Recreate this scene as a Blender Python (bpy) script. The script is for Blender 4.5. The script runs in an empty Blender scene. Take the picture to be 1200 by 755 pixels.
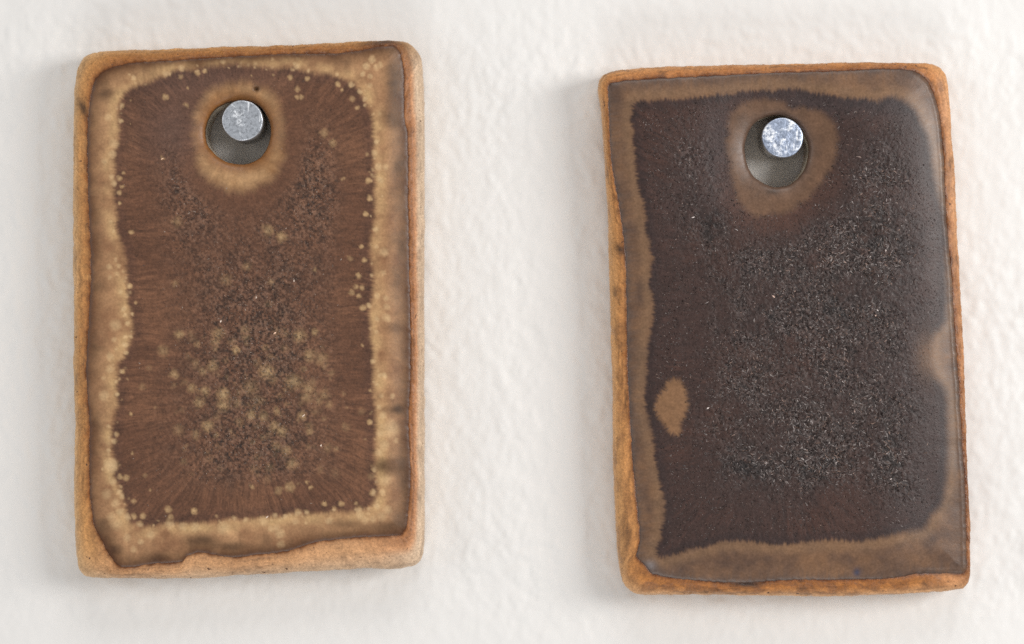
import bpy, math, random
import numpy as np

random.seed(7)
rng = np.random.default_rng(7)
sc = bpy.context.scene
MM = 0.001

# ------------------------------------------------------------------ camera, light, exposure
# wall = plane z 0, tiles hang on it, camera looks down -z; all lengths below in mm
T = 7.0                    # thickness of the tiles
D = 340.0                  # camera distance from the wall
cam = bpy.data.cameras.new('camera')
cam.lens = 100.0
cam.sensor_width = 36.0
cam.clip_start = 0.005
cam.clip_end = 20.0
cam.dof.use_dof = True
cam.dof.focus_distance = (D - T) * MM
cam.dof.aperture_fstop = 8.5
camo = bpy.data.objects.new('camera', cam)
sc.collection.objects.link(camo)
camo.location = (0, 0, D * MM)
sc.camera = camo
PX = 0.1 * (1200 * 0.1) / 120.0      # mm in one photo pixel at the tile fronts
cam.sensor_width = 36.0
cam.lens = 36.0 * (D - T) / 120.0

world = bpy.data.worlds.new('World')
sc.world = world
world.use_nodes = True
bg = world.node_tree.nodes['Background']
bg.inputs[0].default_value = (0.97, 0.985, 1.0, 1)
bg.inputs[1].default_value = 0.31


def area(name, loc, target, sx, sy, power, col):
    l = bpy.data.lights.new(name, 'AREA')
    l.shape = 'RECTANGLE'
    l.size = sx * MM
    l.size_y = sy * MM
    l.energy = power
    l.color = col
    o = bpy.data.objects.new(name, l)
    sc.collection.objects.link(o)
    o.location = [c * MM for c in loc]
    from mathutils import Vector
    d = Vector([(t - c) for t, c in zip(target, loc)])
    o.rotation_euler = d.to_track_quat('-Z', 'Y').to_euler()
    return o


area('key_softbox', (290, 60, 262), (0, 0, 0), 115, 210, 1.00, (1.0, 0.985, 0.965))
area('left_softbox', (-420, 40, 300), (0, 0, 0), 300, 340, 0.50, (1.0, 0.985, 0.965))
area('top_softbox', (60, 420, 330), (0, 0, 0), 320, 170, 0.78, (1.0, 0.99, 0.98))
area('low_softbox', (-20, -420, 330), (0, 0, 0), 320, 170, 0.84, (1.0, 0.985, 0.97))

sc.view_settings.view_transform = 'Standard'
sc.view_settings.look = 'None'
sc.view_settings.exposure = 0.0
sc.view_settings.gamma = 1.0
sc.cycles.use_denoising = False
sc.cycles.max_bounces = 8


# ------------------------------------------------------------------ maths helpers
def lin(c):
    c = np.asarray(c, float) / 255.0
    return np.where(c <= 0.04045, c / 12.92, ((c + 0.055) / 1.055) ** 2.4)


def sstep(a, b, x):
    t = np.clip((x - a) / (b - a), 0, 1)
    return t * t * (3 - 2 * t)


def hash2(ix, iy, seed):
    h = (ix.astype(np.int64) * 374761393 + iy.astype(np.int64) * 668265263 + seed * 1442695041) & 0xffffffff
    h = ((h ^ (h >> 13)) * 1274126177) & 0xffffffff
    h = (h ^ (h >> 16)) & 0xffffffff
    return h / 4294967295.0


def vnoise(x, y, seed=0):
    ix = np.floor(x); iy = np.floor(y)
    fx = x - ix; fy = y - iy
    fx = fx * fx * (3 - 2 * fx); fy = fy * fy * (3 - 2 * fy)
    a = hash2(ix, iy, seed); b = hash2(ix + 1, iy, seed)
    c = hash2(ix, iy + 1, seed); d = hash2(ix + 1, iy + 1, seed)
    return (a * (1 - fx) + b * fx) * (1 - fy) + (c * (1 - fx) + d * fx) * fy * 1.0


def fbm(x, y, seed=0, octs=4):
    """centred on 0, about -1..1"""
    s = 0; a = 1.0; n = 0
    for o in range(octs):
        s = s + a * (vnoise(x, y, seed + o * 17) * 2 - 1)
        n += a
        x, y = x * 1.93 + y * 0.35 + 3.1, y * 1.93 - x * 0.35 + 1.7
        a *= 0.55
    return s / n * 1.6


def smooth_poly(pts, n=420, sub=8):
    """closed Catmull-Rom through the points, resampled to n even points"""
    p = np.array(pts, float)
    m = len(p)
    out = []
    for i in range(m):
        p0, p1, p2, p3 = p[i - 1], p[i], p[(i + 1) % m], p[(i + 2) % m]
        # centripetal-like damping of overshoot
        d = np.linalg.norm(p2 - p1)
        m1 = (p2 - p0); m2 = (p3 - p1)
        m1 = m1 / (np.linalg.norm(m1) + 1e-9) * d * 0.8
        m2 = m2 / (np.linalg.norm(m2) + 1e-9) * d * 0.8
        for k in range(sub):
            t = k / sub
            h = (2*t**3 - 3*t**2 + 1, t**3 - 2*t**2 + t, -2*t**3 + 3*t**2, t**3 - t**2)
            out.append(h[0]*p1 + h[1]*m1 + h[2]*p2 + h[3]*m2)
    out = np.array(out)
    seg = np.linalg.norm(np.roll(out, -1, 0) - out, axis=1)
    s = np.concatenate([[0], np.cumsum(seg)])
    q = np.linspace(0, s[-1], n, endpoint=False)
    c = np.vstack([out, out[:1]])
    return np.stack([np.interp(q, s, c[:, 0]), np.interp(q, s, c[:, 1])], 1)


def wobble(poly, amp, scale, seed):
    """rough the outline a little, as a torn or fired edge is"""
    seg = np.linalg.norm(np.roll(poly, -1, 0) - poly, axis=1)
    s = np.cumsum(seg)
    tan = np.roll(poly, -1, 0) - np.roll(poly, 1, 0)
    tan /= np.linalg.norm(tan, axis=1)[:, None] + 1e-9
    nor = np.stack([tan[:, 1], -tan[:, 0]], 1)
    n = fbm(s / scale, s * 0, seed, 3)
    return poly + nor * (n * amp)[:, None]


def sdf(P, poly):
    """signed distance (negative inside), nearest point, arc position"""
    P = P.astype(np.float32); poly = poly.astype(np.float32)
    A = poly; B = np.roll(poly, -1, 0)
    E = B - A
    L2 = (E ** 2).sum(1) + 1e-12
    s0 = np.concatenate([[0], np.cumsum(np.sqrt(L2))[:-1]])
    n = len(P)
    dist = np.empty(n); near = np.empty((n, 2)); arc = np.empty(n)
    inside = np.zeros(n, bool)
    step = 6000
    for i in range(0, n, step):
        p = P[i:i + step]
        w = p[:, None, :] - A[None]
        t = np.clip((w * E[None]).sum(2) / L2, 0, 1)
        q = A[None] + E[None] * t[..., None]
        d2 = ((p[:, None, :] - q) ** 2).sum(2)
        k = d2.argmin(1)
        r = np.arange(len(p))
        dist[i:i + step] = np.sqrt(d2[r, k])
        near[i:i + step] = q[r, k]
        arc[i:i + step] = s0[k] + t[r, k] * np.sqrt(L2[k])
        y = p[:, 1:2]; x = p[:, 0:1]
        c1 = (A[None, :, 1] > y) != (B[None, :, 1] > y)
        xi = A[None, :, 0] + (y - A[None, :, 1]) * E[None, :, 0] / np.where(np.abs(E[None, :, 1]) < 1e-9, 1e-9, E[None, :, 1])
        inside[i:i + step] = (np.sum(c1 & (x < xi), 1) % 2) == 1
    return np.where(inside, -dist, dist), near, arc


def px_to_mm(P, z=T):
    """photo measure -> millimetres at height z above the wall"""
    k = PX * (D - z) / (D - T)
    P = np.asarray(P, float)
    return np.stack([(P[..., 0] - 600) * k, (377.5 - P[..., 1]) * k], -1)


# ------------------------------------------------------------------ mesh / object helpers
def mesh_from(name, V, quads=None, tris=None, col=None, smooth=True):
    me = bpy.data.meshes.new(name)
    V = np.asarray(V, np.float32) * MM
    nq = 0 if quads is None else len(quads)
    nt = 0 if tris is None else len(tris)
    me.vertices.add(len(V))
    me.vertices.foreach_set('co', V.ravel())
    me.loops.add(nq * 4 + nt * 3)
    me.polygons.add(nq + nt)
    idx = []
    if nq: idx.append(np.asarray(quads, np.int32).ravel())
    if nt: idx.append(np.asarray(tris, np.int32).ravel())
    me.loops.foreach_set('vertex_index', np.concatenate(idx))
    st = np.concatenate([np.arange(nq) * 4, nq * 4 + np.arange(nt) * 3]).astype(np.int32)
    me.polygons.foreach_set('loop_start', st)
    me.polygons.foreach_set('use_smooth', np.full(nq + nt, smooth))
    me.update(calc_edges=True)
    me.validate()
    if col is not None:
        for nm, c in col.items():
            a = me.color_attributes.new(nm, 'FLOAT_COLOR', 'POINT')
            c = np.asarray(c, np.float32)
            if c.ndim == 1:
                c = np.repeat(c[:, None], 3, 1)
            c4 = np.ones((len(V), 4), np.float32); c4[:, :3] = c
            a.data.foreach_set('color', c4.ravel())
    return me


def link(name, me, mat, parent=None, loc=None):
    o = bpy.data.objects.new(name, me)
    sc.collection.objects.link(o)
    if mat: me.materials.append(mat)
    if parent: o.parent = parent
    return o


def empty(name, loc):
    o = bpy.data.objects.new(name, None)
    sc.collection.objects.link(o)
    o.empty_display_size = 0.01
    o.location = [c * MM for c in loc]
    return o


class Mat:
    """little wrapper round a node tree"""
    def __init__(s, name):
        s.m = bpy.data.materials.new(name); s.m.use_nodes = True
        s.t = s.m.node_tree; s.b = s.t.nodes['Principled BSDF']

    def n(s, kind, **kw):
        nd = s.t.nodes.new(kind)
        for k, v in kw.items():
            if k in nd.inputs: nd.inputs[k].default_value = v
            else: setattr(nd, k, v)
        return nd

    def l(s, a, b): s.t.links.new(a, b)

    def noise(s, scale, detail=3, rough=0.55, vec=None):
        nd = s.n('ShaderNodeTexNoise'); nd.inputs['Scale'].default_value = scale
        nd.inputs['Detail'].default_value = detail; nd.inputs['Roughness'].default_value = rough
        if vec is not None: s.l(vec, nd.inputs['Vector'])
        return nd

    def ramp(s, src, a, b, lo=0.0, hi=1.0):
        nd = s.n('ShaderNodeMapRange'); nd.inputs['From Min'].default_value = a
        nd.inputs['From Max'].default_value = b; nd.inputs['To Min'].default_value = lo
        nd.inputs['To Max'].default_value = hi
        s.l(src, nd.inputs['Value']); return nd.outputs[0]

    def mix(s, fac, a, b, mode='MIX'):
        nd = s.n('ShaderNodeMix'); nd.data_type = 'RGBA'; nd.blend_type = mode
        if isinstance(fac, float): nd.inputs[0].default_value = fac
        else: s.l(fac, nd.inputs[0])
        for sock, v in ((nd.inputs[6], a), (nd.inputs[7], b)):
            if isinstance(v, (tuple, list)): sock.default_value = (*v, 1) if len(v) == 3 else v
            else: s.l(v, sock)
        return nd.outputs[2]

    def math(s, op, a, b=0.0):
        nd = s.n('ShaderNodeMath'); nd.operation = op
        for sock, v in ((nd.inputs[0], a), (nd.inputs[1], b)):
            if isinstance(v, (int, float)): sock.default_value = v
            else: s.l(v, sock)
        return nd.outputs[0]

    def bump(s, h, dist, strength=1.0, prev=None):
        nd = s.n('ShaderNodeBump'); nd.inputs['Distance'].default_value = dist
        nd.inputs['Strength'].default_value = strength
        s.l(h, nd.inputs['Height'])
        if prev is not None: s.l(prev, nd.inputs['Normal'])
        return nd.outputs[0]


def obj_vec(M):
    return M.n('ShaderNodeTexCoord').outputs['Object']


def m_wall():
    M = Mat('wall_paint'); v = obj_vec(M)
    n = M.noise(90, 3, 0.5, v)
    c = M.mix(n.outputs[0], (0.755, 0.738, 0.715), (0.785, 0.768, 0.745))
    M.l(c, M.b.inputs['Base Color'])
    M.b.inputs['Roughness'].default_value = 0.55
    M.b.inputs['Specular IOR Level'].default_value = 0.35
    f = M.noise(2600, 3, 0.6, v)
    M.l(M.bump(f.outputs[0], 0.00002, 0.5), M.b.inputs['Normal'])
    return M.m


def m_clay(name):
    M = Mat(name); v = obj_vec(M)
    at = M.n('ShaderNodeVertexColor', layer_name='tint')
    g = M.noise(4200, 3, 0.7, v)
    k = M.ramp(g.outputs[0], 0.3, 0.7, 0.70, 1.28)
    hsv = M.n('ShaderNodeHueSaturation'); M.l(k, hsv.inputs['Value']); M.l(at.outputs[0], hsv.inputs['Color'])
    sp = M.noise(1500, 2, 0.5, v)
    spk = M.ramp(sp.outputs[0], 0.70, 0.76)
    c = M.mix(spk, hsv.outputs[0], (0.09, 0.035, 0.015))
    M.l(c, M.b.inputs['Base Color'])
    gl = M.n('ShaderNodeVertexColor', layer_name='gloss')
    M.l(M.ramp(gl.outputs[0], 0, 1, 0.66, 0.26), M.b.inputs['Roughness'])
    b = M.bump(g.outputs[0], 0.00006, 0.8)
    g2 = M.noise(900, 2, 0.5, v)
    M.l(M.bump(g2.outputs[0], 0.0001, 0.5, b), M.b.inputs['Normal'])
    return M.m


def m_glaze(name, rough_lo, rough_hi, mott):
    M = Mat(name); v = obj_vec(M)
    at = M.n('ShaderNodeVertexColor', layer_name='tint')
    mk = M.n('ShaderNodeVertexColor', layer_name='matte')      # 1 = matte crystalline, 0 = satin
    g = M.noise(3800, 3, 0.7, v)
    g2 = M.noise(1100, 3, 0.6, v)
    k = M.ramp(g.outputs[0], 0.3, 0.7, 1 - mott, 1 + mott)
    k2 = M.ramp(g2.outputs[0], 0.3, 0.7, 0.88, 1.12)
    hsv = M.n('ShaderNodeHueSaturation'); M.l(M.math('MULTIPLY', k, k2), hsv.inputs['Value'])
    M.l(at.outputs[0], hsv.inputs['Color'])
    M.l(hsv.outputs[0], M.b.inputs['Base Color'])
    r = M.ramp(mk.outputs[0], 0, 1, rough_lo, rough_hi)
    r2 = M.ramp(g.outputs[0], 0.3, 0.7, -0.06, 0.06)
    M.l(M.math('ADD', r, r2), M.b.inputs['Roughness'])
    M.b.inputs['Specular IOR Level'].default_value = 0.42
    st = M.ramp(mk.outputs[0], 0, 1, 0.12, 1.0)
    b = M.n('ShaderNodeBump'); b.inputs['Distance'].default_value = 0.00007
    M.l(g.outputs[0], b.inputs['Height']); M.l(st, b.inputs['Strength'])
    M.l(b.outputs[0], M.b.inputs['Normal'])
    return M.m


def m_crystal():
    M = Mat('glaze_crystal')
    at = M.n('ShaderNodeVertexColor', layer_name='tint')
    M.l(at.outputs[0], M.b.inputs['Base Color'])
    M.b.inputs['Roughness'].default_value = 0.24
    return M.m


def m_metal(name, base, pale, seed, thr):
    M = Mat(name); v = obj_vec(M)
    mp = M.n('ShaderNodeMapping'); mp.inputs['Location'].default_value = (seed, seed * 2, 0)
    M.l(v, mp.inputs['Vector']); v = mp.outputs[0]
    n1 = M.noise(620 if seed < 0.04 else 360, 5, 0.72, v); n1.inputs['Distortion'].default_value = 1.2
    n2 = M.noise(2600, 3, 0.7, v)
    blot = M.math('ADD', M.math('MULTIPLY', n1.outputs[0], 0.75), M.math('MULTIPLY', n2.outputs[0], 0.25))
    f = M.ramp(blot, thr, thr + 0.10)
    # scratches: two families of stretched noise
    for rz, sx in ((0.15, 900), (1.9, 1200)):
        mr = M.n('ShaderNodeMapping'); mr.inputs['Rotation'].default_value = (0, 0, rz)
        mr.inputs['Scale'].default_value = (1.0, 0.12, 1.0); M.l(v, mr.inputs['Vector'])
        ns = M.noise(sx * 2.2, 1, 0.4, mr.outputs[0])
        f = M.math('MAXIMUM', f, M.ramp(ns.outputs[0], 0.70, 0.76))
    dk = M.ramp(n2.outputs[0], 0.34, 0.52)
    c = M.mix(f, base, pale)
    c = M.mix(dk, [b * 0.6 for b in base], c)
    M.l(c, M.b.inputs['Base Color'])
    M.b.inputs['Metallic'].default_value = 0.7
    M.l(M.ramp(f, 0, 1, 0.36, 0.6), M.b.inputs['Roughness'])
    M.l(M.bump(blot, 0.00012, 0.8), M.b.inputs['Normal'])
    return M.m


def m_shank():
    M = Mat('nail_shank_steel')
    M.b.inputs['Base Color'].default_value = (0.35, 0.35, 0.36, 1)
    M.b.inputs['Metallic'].default_value = 0.9
    M.b.inputs['Roughness'].default_value = 0.4
    return M.m


# ------------------------------------------------------------------ wall
def build_wall():
    def axis(half, far, fine):
        a = np.arange(-half, half + 1e-6, fine)
        out = [a]
        e = half; st = fine; ext = []
        while e < far:
            st *= 1.35; e += st; ext.append(min(e, far))
        ext = np.array(ext)
        return np.concatenate([-ext[::-1], a, ext])
    X = axis(88, 900, 0.29); Y = axis(60, 900, 0.29)
    gx, gy = np.meshgrid(X, Y)
    fade = sstep(200, 90, np.maximum(np.abs(gx), np.abs(gy) * 1.3))
    # paint stipple: slanting, stretched lumps with soft tops
    u = gx * 0.93 + gy * 0.37; w = -gx * 0.37 + gy * 0.93
    wx = fbm(gx / 4.0, gy / 4.0, 90, 2) * 0.5
    n = fbm(u / 0.85 + wx, w / 1.4 + wx * 0.6, 5, 4)
    n = n * 0.72 + fbm(u / 2.1 + 7, w / 3.2, 8, 3) * 0.62
    h = np.clip(n, -0.5, 1.0) * 0.135
    h += fbm(gx / 0.62, gy / 0.75, 33, 2) * 0.055
    h += fbm(gx / 9.0, gy / 12.0, 61, 2) * 0.10
    patch = 0.55 + 0.6 * vnoise(gx / 14 + 9, gy / 18 + 2, 71)
    h = h * patch * fade * (0.45 + 0.55 * sstep(38, 29, np.abs(gy + fbm(gx / 12, gy / 12, 72, 2) * 2)))
    # little burst bubbles and a pit in the paint
    for bx, by, r, kind in ((606, 330, 3.0, 'pit'), (706, 650, 4.2, 'ring'), (700, 661, 3.2, 'ring'), (41, 396, 3.0, 'ring'),
                            (36, 398, 2.4, 'ring'), (611, 331, 2.0, 'ring')):
        c = px_to_mm([bx, by], 0)
        rr = np.hypot(gx - c[0], gy - c[1]) / (r * PX)
        if kind == 'pit': h -= 0.16 * np.exp(-rr ** 2)
        else: h += 0.09 * np.exp(-((rr - 1) / 0.4) ** 2) - 0.08 * np.exp(-(rr / 0.6) ** 2)
    V = np.stack([gx, gy, h - 0.12], -1).reshape(-1, 3)
    ny, nx = gx.shape
    i = np.arange(nx * ny).reshape(ny, nx)
    q = np.stack([i[:-1, :-1], i[:-1, 1:], i[1:, 1:], i[1:, :-1]], -1).reshape(-1, 4)
    o = link('wall', mesh_from('wall', V, q), m_wall())
    o['kind'] = 'structure'
    return o


build_wall()

# ------------------------------------------------------------------ outlines measured off the photograph (pixels)
L = dict(
    S=[(86.5,360),(86,230),(87,136),(88.5,95),(91,80),(97,69),(106,63),(120,60.5),(202,57.8),(310,53.8),(369,52),(417,49),(454,48),(472,49.5),(484,54.5),(492,65),(495,80),(496.5,140),(497,230),(496.5,330),(497,430),(497,500),(497,600),(496,648),(491,659),(481,664),(454,667),(428,666.5),(370,669.5),(290,673.5),(218,677.5),(140,678),(112,677.5),(101,675),(93,667),(90,648),(87,580),(88,500),(86.5,430)],
    G=[(103,230),(102,180),(103,136),(110,96),(123,82),(150,74),(202,70.5),(255,67),(310,64),(343,62.5),(396,62),(422,59),(449,54),(462,54.5),(468,60),(473,83),(474,136),(478,162),(478,230),(479,283),(480.5,362),(481,430),(479,500),(481,553),(479,593),(476,618),(469,627.5),(422,630),(370,636),(338,646),(290,652),(271,654),(252,651),(234,648),(220,652),(213,659),(176,661.5),(152,665),(139,664),(126,648),(118,632),(110,616),(106,590),(104.5,553),(104.5,500),(100.5,430),(103,389),(106,323)],
    B=[(136,260),(134,215),(133,189),(141,149),(139,128),(145,112),(156,102),(176,96),(202,86),(255,77),(310,78),(343,80),(372,87),(391,89),(412,98),(422,106),(430,122),(436,141),(438,189),(440,230),(434,283),(437,336),(433,376),(438,430),(440,500),(441,553),(440,578),(437,592),(425,599),(409,600),(370,602),(310,606),(255,611),(202,615),(168,618),(157,616),(149,607),(147,590),(138,570),(134,553),(132,520),(133,500),(137,470),(140,430),(150,405),(154,389),(152,362),(147,323),(143,283)],
    R=[(225,160),(227,135),(236,114),(250,102),(270,96),(292,97),(312,103),(326,118),(333,140),(334,165),(331,188),(322,206),(306,219),(285,225),(262,222),(244,211),(232,195),(227,178)],
    H=[(239.5,158),(241.5,142),(249,129),(262,120.5),(278,117),(293,118.5),(306,126.5),(314,140),(316.5,156),(313,172),(304,184.5),(291,191),(277,192),(262,188.5),(250,180),(242,170)],
    Cc=(290, 362))
Rt = dict(
    S=[(705,130),(701.5,105),(702.5,94),(709,87),(722,83),(760,79.7),(839,76.8),(920,75.5),(984,74),(1030,73.5),(1074,74),(1090,75),(1101,79.5),(1108,88),(1111,100),(1115,156),(1119,209),(1120.6,250),(1126,356),(1129,409),(1130.6,450),(1132,520),(1136,599),(1137,652),(1136.5,676),(1134,685),(1127,690),(1079,695),(1020,697.5),(960,699),(920,698),(822,697),(754,696.5),(743,694.5),(734,688),(729.5,680),(724.5,652),(720.5,573),(719,520),(718.4,450),(715.8,356),(713,250),(710,200)],
    G=[(713.5,130),(713,102),(717,96.5),(760,92.5),(812,90),(865,87),(920,84.5),(989,82.5),(1029,80),(1064,81),(1077,84),(1088,94),(1095.5,108),(1103,137),(1107.5,182),(1110.5,250),(1117.4,329),(1121.5,396),(1125.5,450),(1129.5,520),(1133,573),(1135,650),(1134.5,668),(1130,673.5),(1079,673),(1047,678),(973,680),(920,680.5),(862,683.5),(796,679),(770,674.5),(761,671),(757,664),(751,658),(746,652),(750,631),(747,600),(742,547),(740,520),(736,450),(734.5,382),(733,303),(727,250),(718,200),(714.5,156)],
    B=[(745,182),(741,143),(742,124),(748,118),(786,116.5),(839,111.5),(879,107),(920,104.5),(963,109.5),(1016,118),(1048,114),(1062,120),(1072,132),(1081,156),(1088,182),(1094,222),(1103,250),(1106,300),(1106,350),(1104,378),(1090,395),(1087,415),(1091,440),(1105,460),(1107,520),(1104,573),(1098,592),(1087,606),(1077,620),(1057,624),(1013,633),(973,633),(920,636),(849,634),(822,641),(790,650),(772,653),(768,648),(776,625),(776,573),(768,533),(757,480),(757,450),(760,396),(765,356),(763,329),(760,277),(754,250)],
    R=[(852,160),(855,132),(865,124),(880,119),(900,114.5),(920,118),(929,126),(941,127),(959,128),(974,138),(983,155),(983,175),(978,192),(966,212),(951,229),(934,243),(915,253),(890,255),(875,246),(864,233),(858,216),(855,199)],
    H=[(873.5,178),(874.5,165),(880,151),(890,140),(904,135),(919,135.5),(932,141),(942,152),(948,167),(949,182),(945,197),(936,209),(924,217),(910,219),(896,215),(884,206),(877,194)],
    Cc=(920, 385))

SPOT_A = [  # pale olive-tan spots of the left tile: x, y, radius, strength
(141,238,3,.9),(154,272,4,.9),(134,271,3,.6),(130,260,3,.5),(128,313,5,.6),(139,312,4,.6),(129,325,4,.5),(137,321,4,.5),(152.6,335,4.5,1),(141.5,342.6,4.5,.8),
(145.5,362,4.5,.9),(156,368,3,.8),(147,369,3.5,.9),(150,379,4,.9),(136,381,10,.6),(153,394,3.5,.8),(147.6,395,4,.9),(147,404,5,1),(148,413,4,.8),(134,398,5,.6),(129,418,7,.7),
(208,260,7,.35),(290,312,6,.35),(265,328,8,.3),(206,332,5,.3),(211,392,6,.7),(255.5,391,8,.5),(252,400,6,.45),(192,411,8,.35),(277,410,5.5,.8),(232,403,5,.3),(250,426,6,.35),
(288,395,6,.3),(351,394,8,.75),(369,389,4,.6),(363,417,8,.55),(377,421,9,.4),(312.6,435,10,.6),(315,437,5,.9),(344,448,11,.5),(361,455,9,.5),(360,465,8,.5),(380,462,7,.4),(204,439,6,.6),
(225,455,6,.6),(240,458,7,.6),(249,430,7,.5),(238,435,6,.4),(261,462,8.5,.75),(262,475,8,.7),(234,472,7,.6),(244,499,8,.65),(230,510,6,.4),(254,509,4,.5),(295,486,7,.6),(309,488,7,.5),
(322,500,7,.6),(330,506,7,.6),(354,487,6,.6),(324,482,5,.5),(363,506,5,.5),(336,528,7,.5),(324,523,7,.3),(293,454,11,.3),(374,470,6,.35),(386,474,5,.3),(403,462,4,.3),
(314,270,8,.5),(330,278,7,.75),(369,317,3.5,.6),(318,331,5,.35),(429,251,4.5,1),(440.5,269,4.5,.9),(424,289,4,.9),(441.5,289,4,.7),(427,305,4.5,.9),(420,323,5,.9),(417,336,4.5,.8),
(424.6,337,4.5,.8),(420,346.6,4.5,.8),(412.6,342.6,3.5,.6),(425,361,5.5,.9),(431.7,358.5,4.5,.8),(450,296,8,.6),(449,320,5,.5),(452,350,5,.6),(442,374,5,.8),(453,373,7,.7),
(442,347,5,.6),(410,303,3.5,.4),(436,323,3.5,.6),(434,233,5,1),(453,360,6,.5),(348,77.7,6,.7),(340,91,5,.9),(360,92,4.5,.9),(361.5,83,3,.8),(349,105,5,.8),(347.7,114,4,.7),
(353,114,4,.7),(396,99.4,5,1),(400.7,105,3,.9),(412,100,5,.8),(412.6,116,5,.5),(419,126,4,.8),(422,108,4.5,.7),(433,101.5,5,.6),(428,116,4.5,.6),(428,124,3.5,.6),(425,87,5,.8),
(429,78,6.5,.8),(436,70,7,.7),(434,90,4.5,.6),(441,79,5,.7),(446,76,5,.6),(442,167,4,.9),(439,180,5,.6),(430,181,3,.5),(444,196,6.5,.8),(452,196,5.5,.6),(432,211.5,5.5,1),(446,211,5.5,.8),
(436,205,3,.5),(299,74.5,4,.6),(390,168,5,.5),(380,156,6,.4),(402,210,3,.6),(194,87,5.5,.7),(157,91.7,4.5,.8),(213,80,5,.6),(212,90,4,.5),(231.6,85.6,5,.9),(239.5,84,4,.9),(261,72,4.5,.7),
(194,114,5,.8),(219.7,103.6,2.2,.9),(218,123,3.5,.5),(143,124,4.5,.7),(142,142,4,.8),(127,138,7,.6),(134,169,8,.7),(132,181,7,.6),(123,189,5,.5),(131,207.5,5.5,.7),(134,215,5.5,.8),
(141,210,4.5,.8),(145,203,2.6,.7),(144,219,3.5,.8),(140,226,4.5,.8),(190.5,186,3,.8),(127,528,4.5,.7),(134,517,4.5,.7),(130.4,546,12.5,.95),(155.6,531,2.6,.7),(170,557,4.5,.3),
(176,574,2.6,.5),(148,560,6,.8),(141,559,5,.7),(140,577,5,.8),(143,581,4.5,.7),(157,587,4.5,.6),(133,565,6,.6),(125,579,9,.5),(136,590,8,.6),(149.5,606,6,.7),(157.4,605,5,.8),
(167.5,605,5.5,.9),(164,614,5.5,.7),(197,597,6,.7),(200,606,5,.6),(199,614,8,.6),(227.6,599,5.5,1),(214,617,7,.6),(229,618,8,.6),(263,619,11,.6),(177,627,7,.6),(165,635,5,.6),
(149,630,7,.5),(136,614,11,.5),(275,607,4.5,.7),(288,609,4.5,.7),(295,571.5,3,.6),(141,600,6.5,.7),(131,606,8,.5),(157,644,6,.5),(144,435.5,4.5,.9),(129,433,7,.6),(122,443,4.5,.5),
(122.4,464,9,.6),(138,462.4,3.8,1),(153.4,485,3.6,1),(137,509,4.5,.7),(134.4,516.5,4.5,.7),(339.6,571,6.5,.6),(326.5,575,5.5,.4),(343,544,7.5,.5),(336,527,6,.4),(433.3,495,4.8,1),
(428,515,2.3,.4),(437,423.6,5,.7),(450.4,440,5,.9),(445.7,440,4,.7),(460,464,5,.6),(447,464,4.5,.6),(449,487,6.5,.7),(444.5,477,4.5,.7),(457.6,503,15,.7),(447,508,8,.6),(463.5,516.5,5,.5),
(450,522,9,.6),(444.5,530,7,.7),(438.5,550,4.5,.9),(451.6,563,10,.6),(437,577,6,.8),(449,577,5.5,.7),(442,593,5.5,.8),(420.6,597.6,7,.7),(380,590,5,.9),(400,590,4.8,.9),(391.6,596,4.5,.8),
(364.6,571,3.2,.7),(360,564,2.6,.6),(386,610,7,.7),(328,625,9,.6),(324,619,7,.6),(309,611,8,.6),(317.6,620,6,.6),(323,604,4.5,.7),(334,605,4.5,.7),(349,601,6,.7),(359,600,4.5,.7),
(329,638,7,.5),(346,610,7,.4),(422,604,8,.6),(448,605,9,.5),(454,597.5,8,.5),(420.5,597.5,6,.6),(437,608.6,6,.5),(428,609.5,7,.5)]
DARK_A = [(125,109,9,6,.75),(122,96,12,8,.35),(300,104,4.2,3.4,.95),(461,104,9,34,.8),(460,138,13,11,.75),(467,200,7,22,.6),(470,290,5,26,.5),(466,331,8,10,.55),(464,384,13,6,.6),
          (466,480,14,6,.7),(458,546,24,10,.75),(474,560,8,26,.5),(470,612,12,14,.6),(124,622,9,14,.55),(133,646,10,9,.7),(186,655,12,7,.7),(236,634,20,6,.6),(270,641,22,5,.5),(310,646,20,6,.5),
          (405,614,18,5,.5),(455,618,20,7,.6),(112,285,5,30,.3),(110,400,6,20,.35),(113,500,6,16,.35),(118,335,10,8,.3)]


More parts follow.
